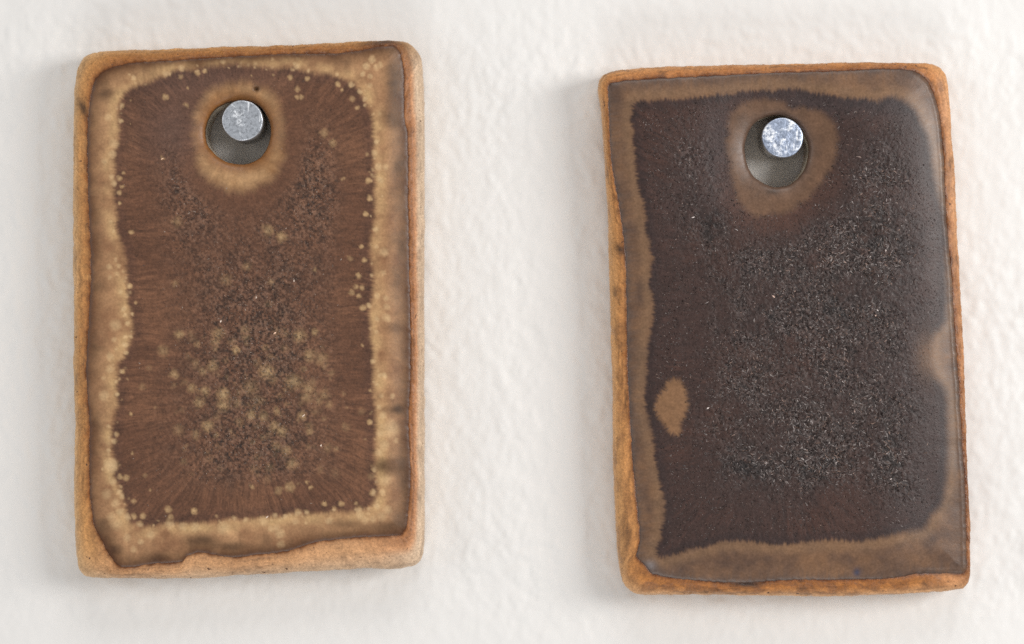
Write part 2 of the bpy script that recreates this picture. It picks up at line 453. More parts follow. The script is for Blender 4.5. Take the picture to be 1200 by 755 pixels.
# ------------------------------------------------------------------ tiles
def build_tile(cfg, which, name):
    left = which == 'left'
    G = wobble(smooth_poly(cfg['G'], 1400), 0.55, 4.5, 11 if left else 12)
    S = wobble(smooth_poly(cfg['S'], 1200), 0.35, 16.0, 13 if left else 14)
    B = smooth_poly(cfg['B'], 240)
    if not left: B[:, 0] += 5.0 * sstep(1050, 1085, B[:, 0])
    R = smooth_poly(cfg['R'], 80)
    H = wobble(smooth_poly(cfg['H'], 110), 0.5, 9.0, 15 if left else 16)
    Gc = G[::7]
    x0, x1 = S[:, 0].min(), S[:, 0].max(); y0, y1 = S[:, 1].min(), S[:, 1].max()

    def surf(P, dG=None, dH=None):
        """height of the clay front (mm) at photo positions P; the slab is never quite flat"""
        x = P[:, 0]; y = P[:, 1]
        if dG is None: dG = -sdf(P, Gc)[0]
        if dH is None: dH = sdf(P, H)[0]
        z = np.full(len(P), T)
        z += fbm(x / 150, y / 150, 40 if left else 41, 2) * 0.07
        z -= 0.16 * (1 - sstep(0, 34, dG))                      # pressed edges
        if left:
            z -= 0.35 * (1 - sstep(0, 30, x1 - 18 - x))
        else:
            z -= 1.10 * (1 - sstep(-10, 105, x1 - 12 - x)) ** 1.3   # right side rolls away
            z -= 0.30 * (1 - sstep(0, 70, y - y0 - 8)) * sstep(850, 1050, x)
            z -= 0.10 * (1 - sstep(0, 40, x - x0 - 20))
        z -= (0.50 if left else 0.36) * np.exp(-np.clip(dH, 0, 99) / 7.0)              # dished towards the hole
        z -= (0.42 if left else 0.60) * np.exp(-(np.clip(dH, 0, 400) / 40.0) ** 2)
        z += (0.06 if left else 0.03) * np.exp(-((dH - 17) / 8.0) ** 2)
        if not left:
            z -= 0.04 * np.exp(-((dH - 40) / 14.0) ** 2)
        return z

    # ---- empty at the foot of the tile
    foot = px_to_mm([(x0 + x1) / 2, y1], T)
    base = np.array([foot[0], foot[1], 0.0])
    root = empty(name, base)

    # ---- clay slab: lofted rings
    N = len(G)
    cc = np.array(cfg['Cc'], float)
    ang = np.arctan2(G[:, 1] - cc[1], G[:, 0] - cc[0])

    def ray(poly, c, angles):
        A = poly - c; Bq = np.roll(poly, -1, 0) - c
        E = Bq - A
        dx, dy = np.cos(angles)[:, None], np.sin(angles)[:, None]
        den = dx * E[None, :, 1] - dy * E[None, :, 0]
        den = np.where(np.abs(den) < 1e-12, 1e-12, den)
        r = (A[None, :, 0] * E[None, :, 1] - A[None, :, 1] * E[None, :, 0]) / den
        u = (A[None, :, 0] * dy - A[None, :, 1] * dx) / den
        ok = (u >= -1e-6) & (u <= 1 + 1e-6) & (r > 0)
        r = np.where(ok, r, -1).max(1)
        return c + np.stack([np.cos(angles) * r, np.sin(angles) * r], 1)
    So = ray(S, cc, ang)
    rim = np.linalg.norm(So - G, axis=1)
    zG = surf(G, np.zeros(N), sdf(G, H)[0])
    Gm = px_to_mm(G, T)
    zs = 4.6                                                  # height where the slab is widest
    Sm = px_to_mm(So, zs)
    dirn = Gm - px_to_mm(cc, T); dirn /= np.linalg.norm(dirn, axis=1)[:, None]
    nx_, ny_ = dirn[:, 0], dirn[:, 1]
    arcG = np.arange(N) * 1.45
    hc = H.mean(0)
    Hn = ray(H, hc, ang)
    Hm = px_to_mm(Hn, T)
    zH = surf(Hn, np.full(N, 50.0), np.zeros(N))
    rings = []; info = []                                     # info: t  (0 at the glaze line, 1 widest, >1 side)
    # hole tube, from the back up
    for z in np.linspace(0.15, 1, 10):
        rings.append(np.column_stack([Hm, z * (zH - 0.10)])); info.append(-3.0)
    # hidden front below the glaze
    rings.append(np.column_stack([Hm + (Gm - Hm) * 0.04, zH * 0 + T - 0.9])); info.append(-2.0)
    for k in (0.3, 0.7):
        rings.append(np.column_stack([Hm + (Gm - Hm) * k, zG * 0 + T - 1.5])); info.append(-2.0)
    rings.append(np.column_stack([Gm - dirn * 0.5, zG - 0.75])); info.append(-1.0)
    rings.append(np.column_stack([Gm - dirn * 0.22, zG - 0.10])); info.append(-0.2)
    for t in np.linspace(0, 1, 15):
        xy = Gm + (Sm - Gm) * t
        drop = 1 - np.sqrt(np.clip(1 - t ** 2.0, 0, 1))
        rings.append(np.column_stack([xy, zG + (zs - zG) * drop])); info.append(t)
    for k in np.linspace(0, 1, 16)[1:]:
        z = zs * (1 - k) + 0.10 * k
        inset = 0.10 * k + 0.45 * max(0, (k - 0.85) / 0.15) ** 2
        rings.append(np.column_stack([Sm - dirn * inset, np.full(N, z)])); info.append(1 + k)
    rings.append(np.column_stack([Sm - dirn * 3.0, np.full(N, 0.05)])); info.append(3)
    rings.append(np.column_stack([Hm, np.full(N, 0.05)])); info.append(3)
    rings = np.array(rings); info = np.array(info)
    m = len(rings)
    # grog, knife drag and knocks
    tt = np.repeat(info[:, None], N, 1); aa = np.repeat(arcG[None], m, 0)
    vis = ((tt >= 0) & (tt < 2.5)).astype(float) * sstep(-0.01, 0.25, tt)
    along = np.cumsum(np.concatenate([[0], np.linalg.norm(np.diff(rings, axis=0), axis=2).mean(1)])) * 10
    bb = np.repeat(along[:, None], N, 1)
    per = N * 1.45
    wrap = sstep(0, 40, aa) * sstep(0, 40, per - aa)          # hide the seam of the noise
    disp = (fbm(aa / 2.6, bb / 2.6, 70, 2) * 0.045 + fbm(aa / 26, bb / 1.3, 85, 2) * 0.03 + fbm(aa / 14, bb / 7, 71, 3) * 0.10) * vis * (0.25 + 0.75 * wrap)
    pits = np.clip(vnoise(aa / 4.0, bb / 4.0, 75) - 0.86, 0, 1) * -1.2 * vis * wrap
    d3 = disp + pits
    rings[:, :, 0] += nx_[None] * d3 * 0.7
    rings[:, :, 1] += ny_[None] * d3 * 0.7
    rings[:, :, 2] += d3 * 0.7
    # colours
    wL = np.clip(-nx_ * 1.6, 0, 1) ** 2; wR = np.clip(nx_ * 1.6, 0, 1) ** 2
    ax = np.abs(dirn)
    # which edge: compare position with the box
    bx = (G[:, 0] - x0) / (x1 - x0); by = (G[:, 1] - y0) / (y1 - y0)
    e = np.stack([bx * 400, (1 - bx) * 400, by * 620, (1 - by) * 620], 1)
    we = np.exp(-e / 14.0); we /= we.sum(1)[:, None]
    if left:
        near = [(196,142,84), (200,142,98), (172,116,58), (204,154,108)]
        far = [(224,186,138), (202,176,148), (206,158,102), (200,172,142)]
        amb = (96, 52, 18)
    else:
        near = [(198,140,82), (204,150,108), (190,128,74), (180,116,54)]
        far = [(212,164,110), (192,142,96), (206,152,98), (212,170,128)]
        amb = (92, 48, 16)
    cn = sum(we[:, i:i + 1] * lin(near[i])[None] for i in range(4))
    cf = sum(we[:, i:i + 1] * lin(far[i])[None] for i in range(4))
    t1 = (sstep(0.35, 1.25, tt) * (1 - we[:, 1][None]) + (sstep(0.35, 0.7, tt) if left else sstep(0.35, 1.25, tt)) * we[:, 1][None])[..., None]
    col = cn[None] * (1 - t1) + cf[None] * t1
    # amber flash of thin glaze by the glaze line and in blotches
    dpx = np.clip(tt, 0, 1) * rim[None]
    a0 = (np.exp(-(np.clip(dpx, 0, 99) / (7.5 if left else 7.0)) ** 1.4) * (0.70 + 0.45 * fbm(aa / 11, bb / 30, 83, 3)) * (1 - 0.45 * we[:, 3][None] * left))[..., None]
    a0 = np.clip(a0, 0, 1)
    col = col * (1 - a0) + lin((156, 94, 38))[None, None] * a0
    a = np.exp(-np.clip(dpx, 0, 99) / 2.6) * (0.95 + 0.5 * fbm(aa / 9, bb / 30, 78, 3))
    blot = sstep(0.15, 0.75, fbm(aa / 24, bb / 14, 79, 3)) * (0.20 if left else 0.38) * (tt < 1.25)
    bottomw = we[:, 3][None]
    if not left: blot = np.maximum(blot, bottomw * (tt < 0.8) * 0.5 * sstep(-0.5, 0.3, fbm(aa / 13, bb / 9, 82, 2)))
    a = np.clip(np.maximum(a, blot), 0, 1)[..., None]
    if left:                                                   # amber line runs down the right edge
        rl = we[:, 1][None] * np.exp(-((tt - 0.22) / 0.16) ** 2) * 0.55
        a = np.maximum(a, rl[..., None])
        tl = we[:, 2][None] * 0.35 * sstep(0, 1, 1 - tt)
        a = np.maximum(a, tl[..., None] * (tt[..., None] < 1))
    col = col * (1 - a) + lin(amb)[None, None] * a
    col *= (1 + 0.10 * fbm(aa / 5, bb / 5, 80, 3))[..., None]
    dk = (sstep(0.62, 0.95, fbm(aa / 17, bb / 5, 81, 2)) * (tt < 0.9) * (0.6 if left else 0.4))[..., None]
    if left:                                                   # black knot at the upper left
        ks = np.exp(-(((G[:, 0] - 102) / 9) ** 2 + ((G[:, 1] - 133) / 9) ** 2))[None] * np.exp(-((tt - 0.35) / 0.35) ** 2)
        kt = (np.exp(-((G[:, 0] - 448) / 26) ** 2) * (G[:, 1] < 100))[None] * np.exp(-((tt - 0.6) / 0.5) ** 2) * 0.8
        dk = np.maximum(dk * 0.4, np.clip(ks * 0.9 + kt, 0, 1)[..., None])
    else:
        kk = (np.exp(-((G[:, 0] - 875) / 22) ** 2) * (G[:, 1] > 600))[None] * np.exp(-((tt - 0.1) / 0.25) ** 2)
        k2 = np.exp(-(((G[:, 0] - 735) / 8) ** 2 + ((G[:, 1] - 295) / 7) ** 2))[None] * np.exp(-((tt - 0.3) / 0.4) ** 2)
        dk = np.maximum(dk, np.clip(kk + k2, 0, 1)[..., None])
    col = col * (1 - dk) + lin((44, 24, 10))[None, None] * dk
    stri = fbm(aa / 26, bb / 1.3, 85, 2)                        # drag lines along the cut edge
    col = col * (1 + 0.13 * stri * ((tt > 0) & (tt < 2)))[..., None]
    inner = (tt < -2.5)[..., None]
    col = np.where(inner, lin((205, 192, 172))[None, None], col)  # tube wall coloured paler than the clay to bounce light into the hole
    col[8:10] = lin((96, 66, 38))
    gloss = np.clip(a[..., 0] * 0.9 + 0.15 * stri, 0, 1)
    V = rings.reshape(-1, 3) - base
    idx = np.arange(m * N).reshape(m, N)
    nxt = np.roll(idx, -1, 1)
    q = np.stack([idx[:-1], nxt[:-1], nxt[1:], idx[1:]], -1).reshape(-1, 4)
    q2 = np.stack([idx[-1], nxt[-1], nxt[0], idx[0]], -1)       # close back to the tube
    quads = np.vstack([q, q2])[:, ::-1]
    # orient outward: the front rim must face +z
    a0, b0, c0 = V[quads[16 * N, 0]], V[quads[16 * N, 1]], V[quads[16 * N, 2]]
    if np.cross(b0 - a0, c0 - a0)[2] < 0: quads = quads[:, ::-1]
    me = mesh_from('clay_body', V, quads, col={'tint': col.reshape(-1, 3), 'gloss': gloss.reshape(-1)})
    link('clay_body', me, m_clay('bare_clay_' + which), root)

    # ---- glaze skin: fine height field trimmed to its outline and to the hole
    gx, gy = np.meshgrid(np.arange(math.floor(G[:, 0].min()) - 1, G[:, 0].max() + 2, 1.0),
                         np.arange(math.floor(G[:, 1].min()) - 1, G[:, 1].max() + 2, 1.0))
    P = np.stack([gx, gy], -1).reshape(-1, 2)
    sG, nG, arc_g = sdf(P, Gc)
    # exact outline only near the edge
    nearm = np.abs(sG) < 4
    s2, n2, _ = sdf(P[nearm], G)
    sG[nearm] = s2; nG[nearm] = n2
    sH, nH, arc_h = sdf(P, H)
    inside = (sG < 0) & (sH > 0)
    snapG = (sG >= 0) & (sG < 1.6)
    snapH = (sH <= 0) & (sH > -1.6)
    keepv = inside | snapG | snapH
    P2 = P.copy()
    P2[snapG] = nG[snapG]; P2[snapH] = nH[snapH]
    dG = np.clip(-sG, 0, None); dH = np.clip(sH, 0, None)
    x = P2[:, 0]; y = P2[:, 1]
    sB, _, arc_b = sdf(P, B)
    sR, _, arc_r = sdf(P, R)
    z = surf(P2, dG, dH)
    th = -0.04 + (0.0 if left else 0.06 * sstep(1060, 1085, x)) * np.exp(-((dG - 4.0) / 2.5) ** 2) + 0.09 * (1 - np.exp(-dG / 1.5)) + (0.16 if left else 0.24) * (1 - np.exp(-dG / 9.0))
    z = z + th
    z -= 0.22 * np.exp(-dH / 1.6)
    z[snapH] -= 0.25

    sd = 100 if left else 200
    # feathered edges: fine streaks run square to each boundary
    fB = fbm(arc_b / 1.4, sB / 9, sd + 1, 2) * (1.3 if left else 2.0) + fbm(arc_b / 16, sB / 60, sd + 2, 3) * (2.2 if left else 2.6)
    soft_r = (4.6 if left else 2.8) + (0 if left else 4.0) * sstep(980, 1090, x)
    fB = fB * (1 - (0 if left else 0.6) * sstep(1020, 1090, x))
    fR = fbm(arc_r / 1.5, sR / 10, sd + 3, 2) * 1.1 + fbm(arc_r / 12, sR / 50, sd + 4, 2) * 2.5
    band = sstep(-soft_r, soft_r, sB + fB)
    ring = 1 - sstep(-13 if left else -7, 6.5 if left else 4.5, sR + fR)
    tanm = np.maximum(band, ring)
    n_big = fbm(x / 60, y / 60, sd + 5, 3); n_mid = fbm(x / 16, y / 16, sd + 6, 3); n_f = fbm(x / 3.2, y / 3.2, sd + 7, 3)
    n_v = rng.normal(0, 1, len(P))
    streak = 0.6 * fbm(arc_b / 1.7, sB / 13, sd + 8, 3) * sstep(-95, -6, sB) * (sB < 4)
    streakR = 0.6 * fbm(arc_r / 1.6, sR / 13, sd + 9, 3) * sstep(48, 2, sR) * (sR > -4)
    ax_x = 290 + (y - 360) * 0.0 if left else 905 + (y - 380) * 0.045
    ya, yb = (215, 480) if left else (260, 500)
    yc = np.clip(y, ya, yb)
    rad = np.hypot(x - ax_x, y - yc)
    fan = np.where(y < ya, ya + np.arctan2(y - yc, np.abs(x - ax_x)) * 150, np.where(y > yb, yb + np.arctan2(y - yc, np.abs(x - ax_x)) * 150, y))
    fan = fan + np.where(x < ax_x, 3000, 0) + fbm(x / 30, y / 30, sd + 30, 2) * 3
    streak = (fbm(fan / 1.8, rad / 14, sd + 8, 3) + 0.5 * fbm(fan / 6, rad / 40, sd + 31, 2)) * sstep(-120, -20, sB) * (sB < 4)
    if not left: streak = streak * 0.8 * sstep(1070, 980, x)
    st = np.where(np.abs(sR) < np.abs(sB), streakR, streak)

    if left:
        dark = lin((97, 64, 45))[None] * np.ones((len(P), 1))
        red = lin((116, 79, 56)); cool = lin((80, 62, 56))
        dark = dark + (red - dark) * (sstep(-0.4, 0.9, n_big + 0.5 * st) * sstep(-130, -40, sB))[:, None] * 0.65
        mauve_sheen = np.exp(-(((x - 205) / 45) ** 2 + ((y - 150) / 45) ** 2)) + 0.8 * np.exp(-(((x - 250) / 90) ** 2 + ((y - 92) / 22) ** 2))  # mauve-grey sheen left of and above the hole, painted into the colour
        dark = dark + (lin((92, 70, 62)) - dark) * np.clip(mauve_sheen, 0, 1)[:, None] * 0.5
        rim_d = np.exp(-((sB + fB * 0.8 + 6) / 6.0) ** 2)[:, None] * 0.35
        dark = dark * (1 - rim_d) + lin((72, 48, 39)) * rim_d
        tan = lin((162, 121, 86))[None] + (lin((178, 138, 103)) - lin((146, 109, 82)))[None] * (0.55 * n_mid + 0.3 * n_big)[:, None]
        eg = np.exp(-(dG / 15.0) ** 2)[:, None] * (0.66 + 0.30 * n_mid + 0.22 * sstep(420, 460, x))[:, None]
        tan = tan + (lin((104, 72, 44)) - tan) * np.clip(eg, 0, 0.95)
        inb = (np.exp(-((sB - 5) / 8.0) ** 2) * np.clip(0.5 + 0.5 * n_mid, 0.1, 0.9))[:, None]
        tan = tan + (lin((190, 154, 108)) - tan) * inb
        # vertical smudges across the band
        sm = sstep(0.05, 0.9, fbm(arc_g / 15, dG / 40, sd + 12, 3))[:, None] * 0.65 * sstep(34, 12, dG)[:, None]
        tan = tan + (lin((112, 82, 56)) - tan) * sm
        ringc = lin((134, 92, 54))[None] + (lin((178, 140, 100)) - lin((134, 92, 54)))[None] * (sstep(3, 17, dH) * (0.6 + 0.4 * n_mid))[:, None]
        ringc = ringc * (1 + 0.10 * fbm(arc_h / 4, dH / 12, sd + 10, 2))[:, None]
    else:
        dark = lin((58, 40, 35))[None] * np.ones((len(P), 1))
        red = lin((69, 44, 35))
        dark = dark + (red - dark) * (sstep(-0.2, 0.8, n_big + 0.6 * st))[:, None] * 0.6
        rr = sstep(34, 4, sR) * (sR > 0) * sstep(170, 230, y)
        dark = dark + (lin((82, 52, 39)) - dark) * (rr * 0.45)[:, None]
        cool = sstep(960, 1090, x) * 0.35 + np.exp(-(((x - 840) / 24) ** 2 + ((y - 175) / 70) ** 2)) * 0.6 + 0.7 * np.exp(-((y - 122) / 16) ** 2) * sstep(880, 950, x)  # grey sheen of the right side, top and hole's left, painted as tint
        dark = dark + (lin((58, 50, 51)) - dark) * np.clip(cool, 0, 1)[:, None] * 0.7
        rim_d = np.exp(-((sB + fB * 0.8 + 5) / 5.0) ** 2)[:, None] * 0.45
        dark = dark * (1 - rim_d) + lin((40, 30, 30)) * rim_d
        tan = lin((106, 78, 58))[None] + (lin((126, 93, 66)) - lin((98, 74, 57)))[None] * (0.5 * n_mid + 0.4 * n_big)[:, None]
        tan = tan + (lin((128, 98, 72)) - tan) * (np.exp(-((sB - 6) / 7.0) ** 2) * 0.6)[:, None]
        # grey fringe with fine streaks by the outer edge
        gf = 0.75 * np.exp(-dG / 9.0) * (0.75 + 0.6 * fbm(arc_g / 2.4, dG / 10, sd + 11, 2))
        tan = tan + (lin((88, 76, 70)) - tan) * np.clip(gf, 0, 1)[:, None] * 0.8
        ringc = lin((102, 75, 56))[None] * (1 + 0.12 * n_mid + 0.10 * fbm(arc_h / 4, dH / 12, sd + 10, 2))[:, None]
        ringc = ringc + (lin((96, 78, 68)) - ringc) * (np.exp(-dH / 8) * 0.6)[:, None]
        dkp = np.exp(-(((x - 905) / 9) ** 2 + ((y - 225) / 4) ** 2))[:, None]
        ringc = ringc * (1 - 0.5 * dkp)
    dark = dark * (1 + 0.20 * st + 0.12 * n_f + 0.09 * np.clip(n_v, -2.5, 2.5))[:, None]
    use_ring = (ring > band)[:, None]
    tanc = np.where(use_ring, ringc, tan) * (1 + 0.035 * n_f)[:, None]
    col = dark * (1 - tanm[:, None]) + tanc * tanm[:, None]
    # density of crystals
    if left:
        cr = 0.8 * np.exp(-(((x - 222) / 34) ** 2 + ((y - 215) / 75) ** 2)) + 0.9 * np.exp(-(((x - 365) / 34) ** 2 + ((y - 220) / 70) ** 2)) \
            + np.exp(-(((x - 300) / 85) ** 2 + ((y - 400) / 140) ** 2)) + 0.6 * np.exp(-(((x - 290) / 90) ** 2 + ((y - 530) / 45) ** 2))
        cr = np.clip(cr, 0, 1) * sstep(-22, -52, sB) * sstep(8, 34, sR)
    else:
        q_ = 30 * n_mid + 30 * n_big
        cr = sstep(-10, -95, sB + 14 * n_mid) * sstep(755, 915, x + 1.6 * q_ + 30 * sstep(300, 130, y)) * sstep(8, 46, sR + 8 * n_mid) * sstep(645, 535, y + 1.5 * q_)
        cr = np.maximum(cr, 0.95 * sstep(-8, -40, sB + 8 * n_mid) * np.exp(-((x - 1035) / 44) ** 2) * sstep(120, 230, y) * sstep(620, 560, y))
        cr = np.maximum(cr, 0.9 * np.exp(-(((x - 808) / 24) ** 2 + ((y - 215) / 75) ** 2)))
        cr = cr * (0.45 + 0.65 * sstep(-0.7, 0.5, fbm(x / 34, y / 34, sd + 40, 3)))
    cr = np.clip(cr, 0, 1) * (1 - tanm)
    if not left:                                               # coarse black clusters
        blk = np.zeros(len(P))
        for bx_, by_, ra, rb in ((1030, 285, 34, 48), (1042, 535, 26, 34), (875, 545, 30, 20), (835, 270, 14, 26), (985, 360, 26, 20), (950, 545, 40, 18), (1026, 372, 9, 7), (905, 380, 24, 16)):
            blk = np.maximum(blk, np.exp(-((x - bx_) / ra) ** 2 - ((y - by_) / rb) ** 2))
        blk = blk * sstep(-0.5, 0.5, fbm(x / 8, y / 8, 260, 3))
        col = col * (1 - 0.62 * np.clip(blk, 0, 1) * (1 - tanm))[:, None]
    mott = fbm(x / 2.3, y / 2.3, sd + 20, 2)
    col = col * (1 + (0.70 if left else 0.40) * cr * mott - (0.12 if left else 0.25) * cr)[:, None]
    pit = sstep(0.05, 0.75, fbm(x / 7, y / 7, sd + 50, 3) + 0.25 * n_mid)      # darker pools between the crystals
    col = col * (1 - (0.42 if left else 0.34) * pit * np.clip(cr * 1.3, 0, 1))[:, None]
    grey = lin((124, 96, 78)) if left else lin((82, 69, 65))
    gm = (cr * sstep(0.0, 0.9, mott + 0.4 * n_mid) * (0.50 if left else 0.7))[:, None]
    col = col * (1 - gm) + grey * gm
    if not left: col = col * (1 - 0.3 * blk * (1 - tanm))[:, None]; z = z - 0.06 * blk
    if left:
        acc = np.zeros(len(P)); core = np.zeros(len(P))
        jx = fbm(x / 4, y / 4, 310, 2) * 1.3; jy = fbm(x / 4, y / 4, 311, 2) * 1.3
        extra = []
        for k in range(120):                                    # tiny ones along the feathered edge
            i = rng.integers(len(B)); p = B[i] + rng.normal(0, 6, 2)
            extra.append((p[0], p[1], rng.uniform(1.4, 3.6), rng.uniform(0.25, 0.7)))
        for k in range(130):                                    # faint blooms in the middle
            p = (rng.normal(300, 62), rng.normal(470, 52))
            extra.append((p[0], p[1], rng.uniform(2, 7), rng.uniform(0.08, 0.30)))
        for sx, sy, sr, ss in SPOT_A + extra:
            edge_spot = not (185 < sx < 415 and 120 < sy < 585)
            if edge_spot: sr *= 0.76; ss *= 0.95
            jj = 0.7 if edge_spot else 1.1
            bm = (np.abs(x - sx) < sr * 2) & (np.abs(y - sy) < sr * 2)
            soft = sr > 5.2 and 200 < sx < 400 and 240 < sy < 560
            d = np.hypot(x[bm] + jx[bm] * jj - sx, y[bm] + jy[bm] * jj - sy) / (sr * 1.08)
            v = ss * (sstep(1.25, 0.30, d) if soft else sstep(1.15, 0.45, d))
            acc[bm] = np.maximum(acc[bm], v)
            core[bm] = np.maximum(core[bm], ss * sstep(0.55, 0.0, d) * 0.5)
        acc *= np.clip(1 - (0.55 * np.clip(-mott, 0, 1) + 0.25 * n_f) * sstep(-8, -30, sB), 0.55, 1.1)
        sc_ = np.where((sB > -4)[:, None], lin((202, 168, 124)), lin((184, 148, 104)))
        sc_ = np.where(((cr > 0.3) & (sB < -30))[:, None], lin((172, 138, 96)), sc_)
        col = col + (sc_ - col) * (acc * 0.82)[:, None]
        col = col + (lin((214, 186, 142)) - col) * (core * 0.6)[:, None]
        for sx, sy, ra, rb, ss in DARK_A:
            w = np.exp(-(((x - sx) / ra) ** 2 + ((y - sy) / rb) ** 2) ** 1.2) * ss * (1.0 + 0.4 * n_mid)
            w = np.clip(w, 0, 1)[:, None]
            col = col * (1 - w) + lin((78, 54, 34)) * w
        ed = 1.0 * np.exp(-(dG / (6.0 + 3.4 * np.clip(fbm(arc_g / 20, arc_g * 0, 331, 2), -0.8, 1))) ** 1.5)[:, None]
        col = col * (1 - ed) + lin((78, 44, 18)) * ed
        # warm, thin glaze inside the lip of the hole
        hd = np.exp(-dH / 3.5)[:, None] * 0.6
        col = col * (1 - hd) + lin((140, 86, 36)) * hd
    else:
        Pt = smooth_poly([(784,446),(797,446),(802,457),(806,475),(799,494),(794,509),(785,507),(777,494),(768,483),(769,470),(779,455)], 90)
        bm = (x > 740) & (x < 840) & (y > 420) & (y < 540)
        s3, _, a3 = sdf(P[bm], Pt)
        w = (1 - sstep(-4, 4.5, s3 + fbm(a3 / 1.6, s3 / 9, 340, 2) * 2.0))[:, None]
        col[bm] = col[bm] * (1 - w) + lin((128, 94, 66)) * (1 + 0.08 * n_mid[bm])[:, None] * w
        cr[bm] *= 1 - w[:, 0]; tanm[bm] = np.maximum(tanm[bm], w[:, 0])
        bp = np.exp(-(((x - 1089) / 14) ** 2 + ((y - 418) / 24) ** 2))[:, None] * 0.5
        col = col * (1 - bp) + lin((128, 94, 66)) * bp
        bs = np.exp(-(((x - 1004) / 4) ** 2 + ((y - 671) / 4.5) ** 2))[:, None] * 0.85
        col = col * (1 - bs) + lin((58, 62, 82)) * bs
        ps = np.exp(-(((x - 762) / 7) ** 2 + ((y - 663) / 6) ** 2))[:, None] * 0.6
        col = col * (1 - ps) + lin((132, 128, 130)) * ps
        ed = np.exp(-dG / (1.8 + 0.8 * np.clip(fbm(arc_g / 16, arc_g * 0, 341, 2), -0.8, 1)))[:, None] * (0.85 - 0.75 * sstep(1060, 1100, x))[:, None]
        col = col * (1 - ed) + lin((58, 34, 20)) * ed
    # relief
    z = z + cr * (mott * (0.030 if left else 0.060) + fbm(x / 7, y / 7, sd + 22, 2) * (0.05 if left else 0.055))
    z = z + (1 - cr) * (fbm(x / 22, y / 22, sd + 23, 2) * 0.018)
    z = z - 0.05 * sstep(0.3, 0.9, tanm) * 0 + 0.008 * st * (1 - tanm)
    if left:                                                     # pinhole
        z -= 0.5 * np.exp(-(((x - 300) / 2.6) ** 2 + ((y - 104) / 2.4) ** 2))
    matte = np.clip(0.35 * (1 - tanm) + 0.65 * cr + 0.05, 0, 1)
    XY = px_to_mm(P2, T)
    V = np.column_stack([XY, z]) - base
    ny, nx = gx.shape
    ids = np.arange(nx * ny).reshape(ny, nx)
    qd = np.stack([ids[:-1, :-1], ids[1:, :-1], ids[1:, 1:], ids[:-1, 1:]], -1).reshape(-1, 4)
    ok = keepv[qd].all(1) & inside[qd].any(1)
    qd = qd[ok]
    used = np.unique(qd)
    remap = np.zeros(len(P), int); remap[used] = np.arange(len(used))
    me = mesh_from('glaze', V[used], remap[qd], col={'tint': np.clip(col[used], 0.004, 1), 'matte': matte[used]})
    gm_ = m_glaze('glaze_' + which, 0.40 if left else 0.36, 0.58 if left else 0.52, 0.14 if left else 0.16)
    link('glaze', me, gm_, root)

    # ---- crystals standing in the matte middle: tiny blades of real geometry
    gi = np.full(len(P), 0.0); gi[inside] = np.maximum(cr, (0.12 if left else 0.30) * (1 - tanm) * sstep(-2, -16, sB) * (0.5 + vnoise(x / 12, y / 12, 450)))[inside]
    pr = gi / gi.sum()
    n = 13000 if left else 25000
    pick = rng.choice(len(P), n, p=pr)
    c = P[pick] + rng.uniform(-0.5, 0.5, (n, 2))
    big = 0.55 + 0.75 * vnoise(c[:, 0] / 26, c[:, 1] / 26, 401)
    if left:
        Ln = rng.uniform(1.0, 3.6, n) * big; Wd = rng.uniform(0.4, 1.0, n)
    else:
        zone = 1 + 0.9 * np.exp(-(((c[:, 0] - 1030) / 45) ** 2 + ((c[:, 1] - 270) / 75) ** 2)) + 0.7 * np.exp(-(((c[:, 0] - 1042) / 30) ** 2 + ((c[:, 1] - 535) / 36) ** 2)) + 0.45 * np.exp(-(((c[:, 0] - 920) / 90) ** 2 + ((c[:, 1] - 520) / 60) ** 2))
        Ln = rng.gamma(3.0, 0.92, n) * big * zone + 1.2; Wd = rng.uniform(0.5, 1.35, n) * (0.75 + 0.3 * zone)
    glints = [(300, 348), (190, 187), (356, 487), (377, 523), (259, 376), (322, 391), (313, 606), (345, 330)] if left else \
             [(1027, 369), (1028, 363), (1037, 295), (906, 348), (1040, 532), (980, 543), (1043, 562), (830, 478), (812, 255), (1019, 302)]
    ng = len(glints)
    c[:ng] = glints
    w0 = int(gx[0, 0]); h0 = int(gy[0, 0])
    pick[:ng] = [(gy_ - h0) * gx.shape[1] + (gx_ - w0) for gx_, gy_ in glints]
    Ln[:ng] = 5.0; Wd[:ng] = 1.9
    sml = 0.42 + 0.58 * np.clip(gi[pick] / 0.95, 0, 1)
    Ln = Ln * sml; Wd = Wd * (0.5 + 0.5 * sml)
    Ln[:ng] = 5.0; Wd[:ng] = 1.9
    th_ = rng.uniform(0, math.pi, n)
    fan = fbm(c[:, 0] / 9, c[:, 1] / 9, 402, 2) * 2.2              # neighbours lean together
    th_ = np.where(rng.random(n) < 0.55, fan + rng.normal(0, 0.35, n), th_)
    if not left:                                               # a few hundred large laths, mostly upper right
        nb = 700
        pz = (zone - 0.9) ** 2 * (gi[pick] > 0.3); big_i = rng.choice(n, nb, replace=False, p=pz / pz.sum())
        Ln[big_i] = rng.uniform(4, 8.5, nb); Wd[big_i] = rng.uniform(1.0, 1.8, nb)
    else:
        big_i = rng.choice(n, 160, replace=False)
        Ln[big_i] = rng.uniform(2, 5, 160); Wd[big_i] = rng.uniform(0.9, 1.8, 160)
    k = PX
    cz = z[pick] + (0.00 if left else 0.005)
    cm = px_to_mm(c, T)
    dx = np.stack([np.cos(th_), np.sin(th_)], 1); px_ = np.stack([-dx[:, 1], dx[:, 0]], 1)
    tilt = rng.normal(0, 0.035, n)
    hgt = rng.uniform(0.02, 0.10, n) * (0.7 if left else 1.0)
    off = rng.uniform(-0.25, 0.25, n)
    bend = rng.normal(0, 0.12, n) * Ln
    A_ = np.column_stack([cm - dx * (Ln * k / 2)[:, None], cz - 0.01 - tilt])
    B_ = np.column_stack([cm + dx * (Ln * k / 2)[:, None], cz - 0.01 + tilt])
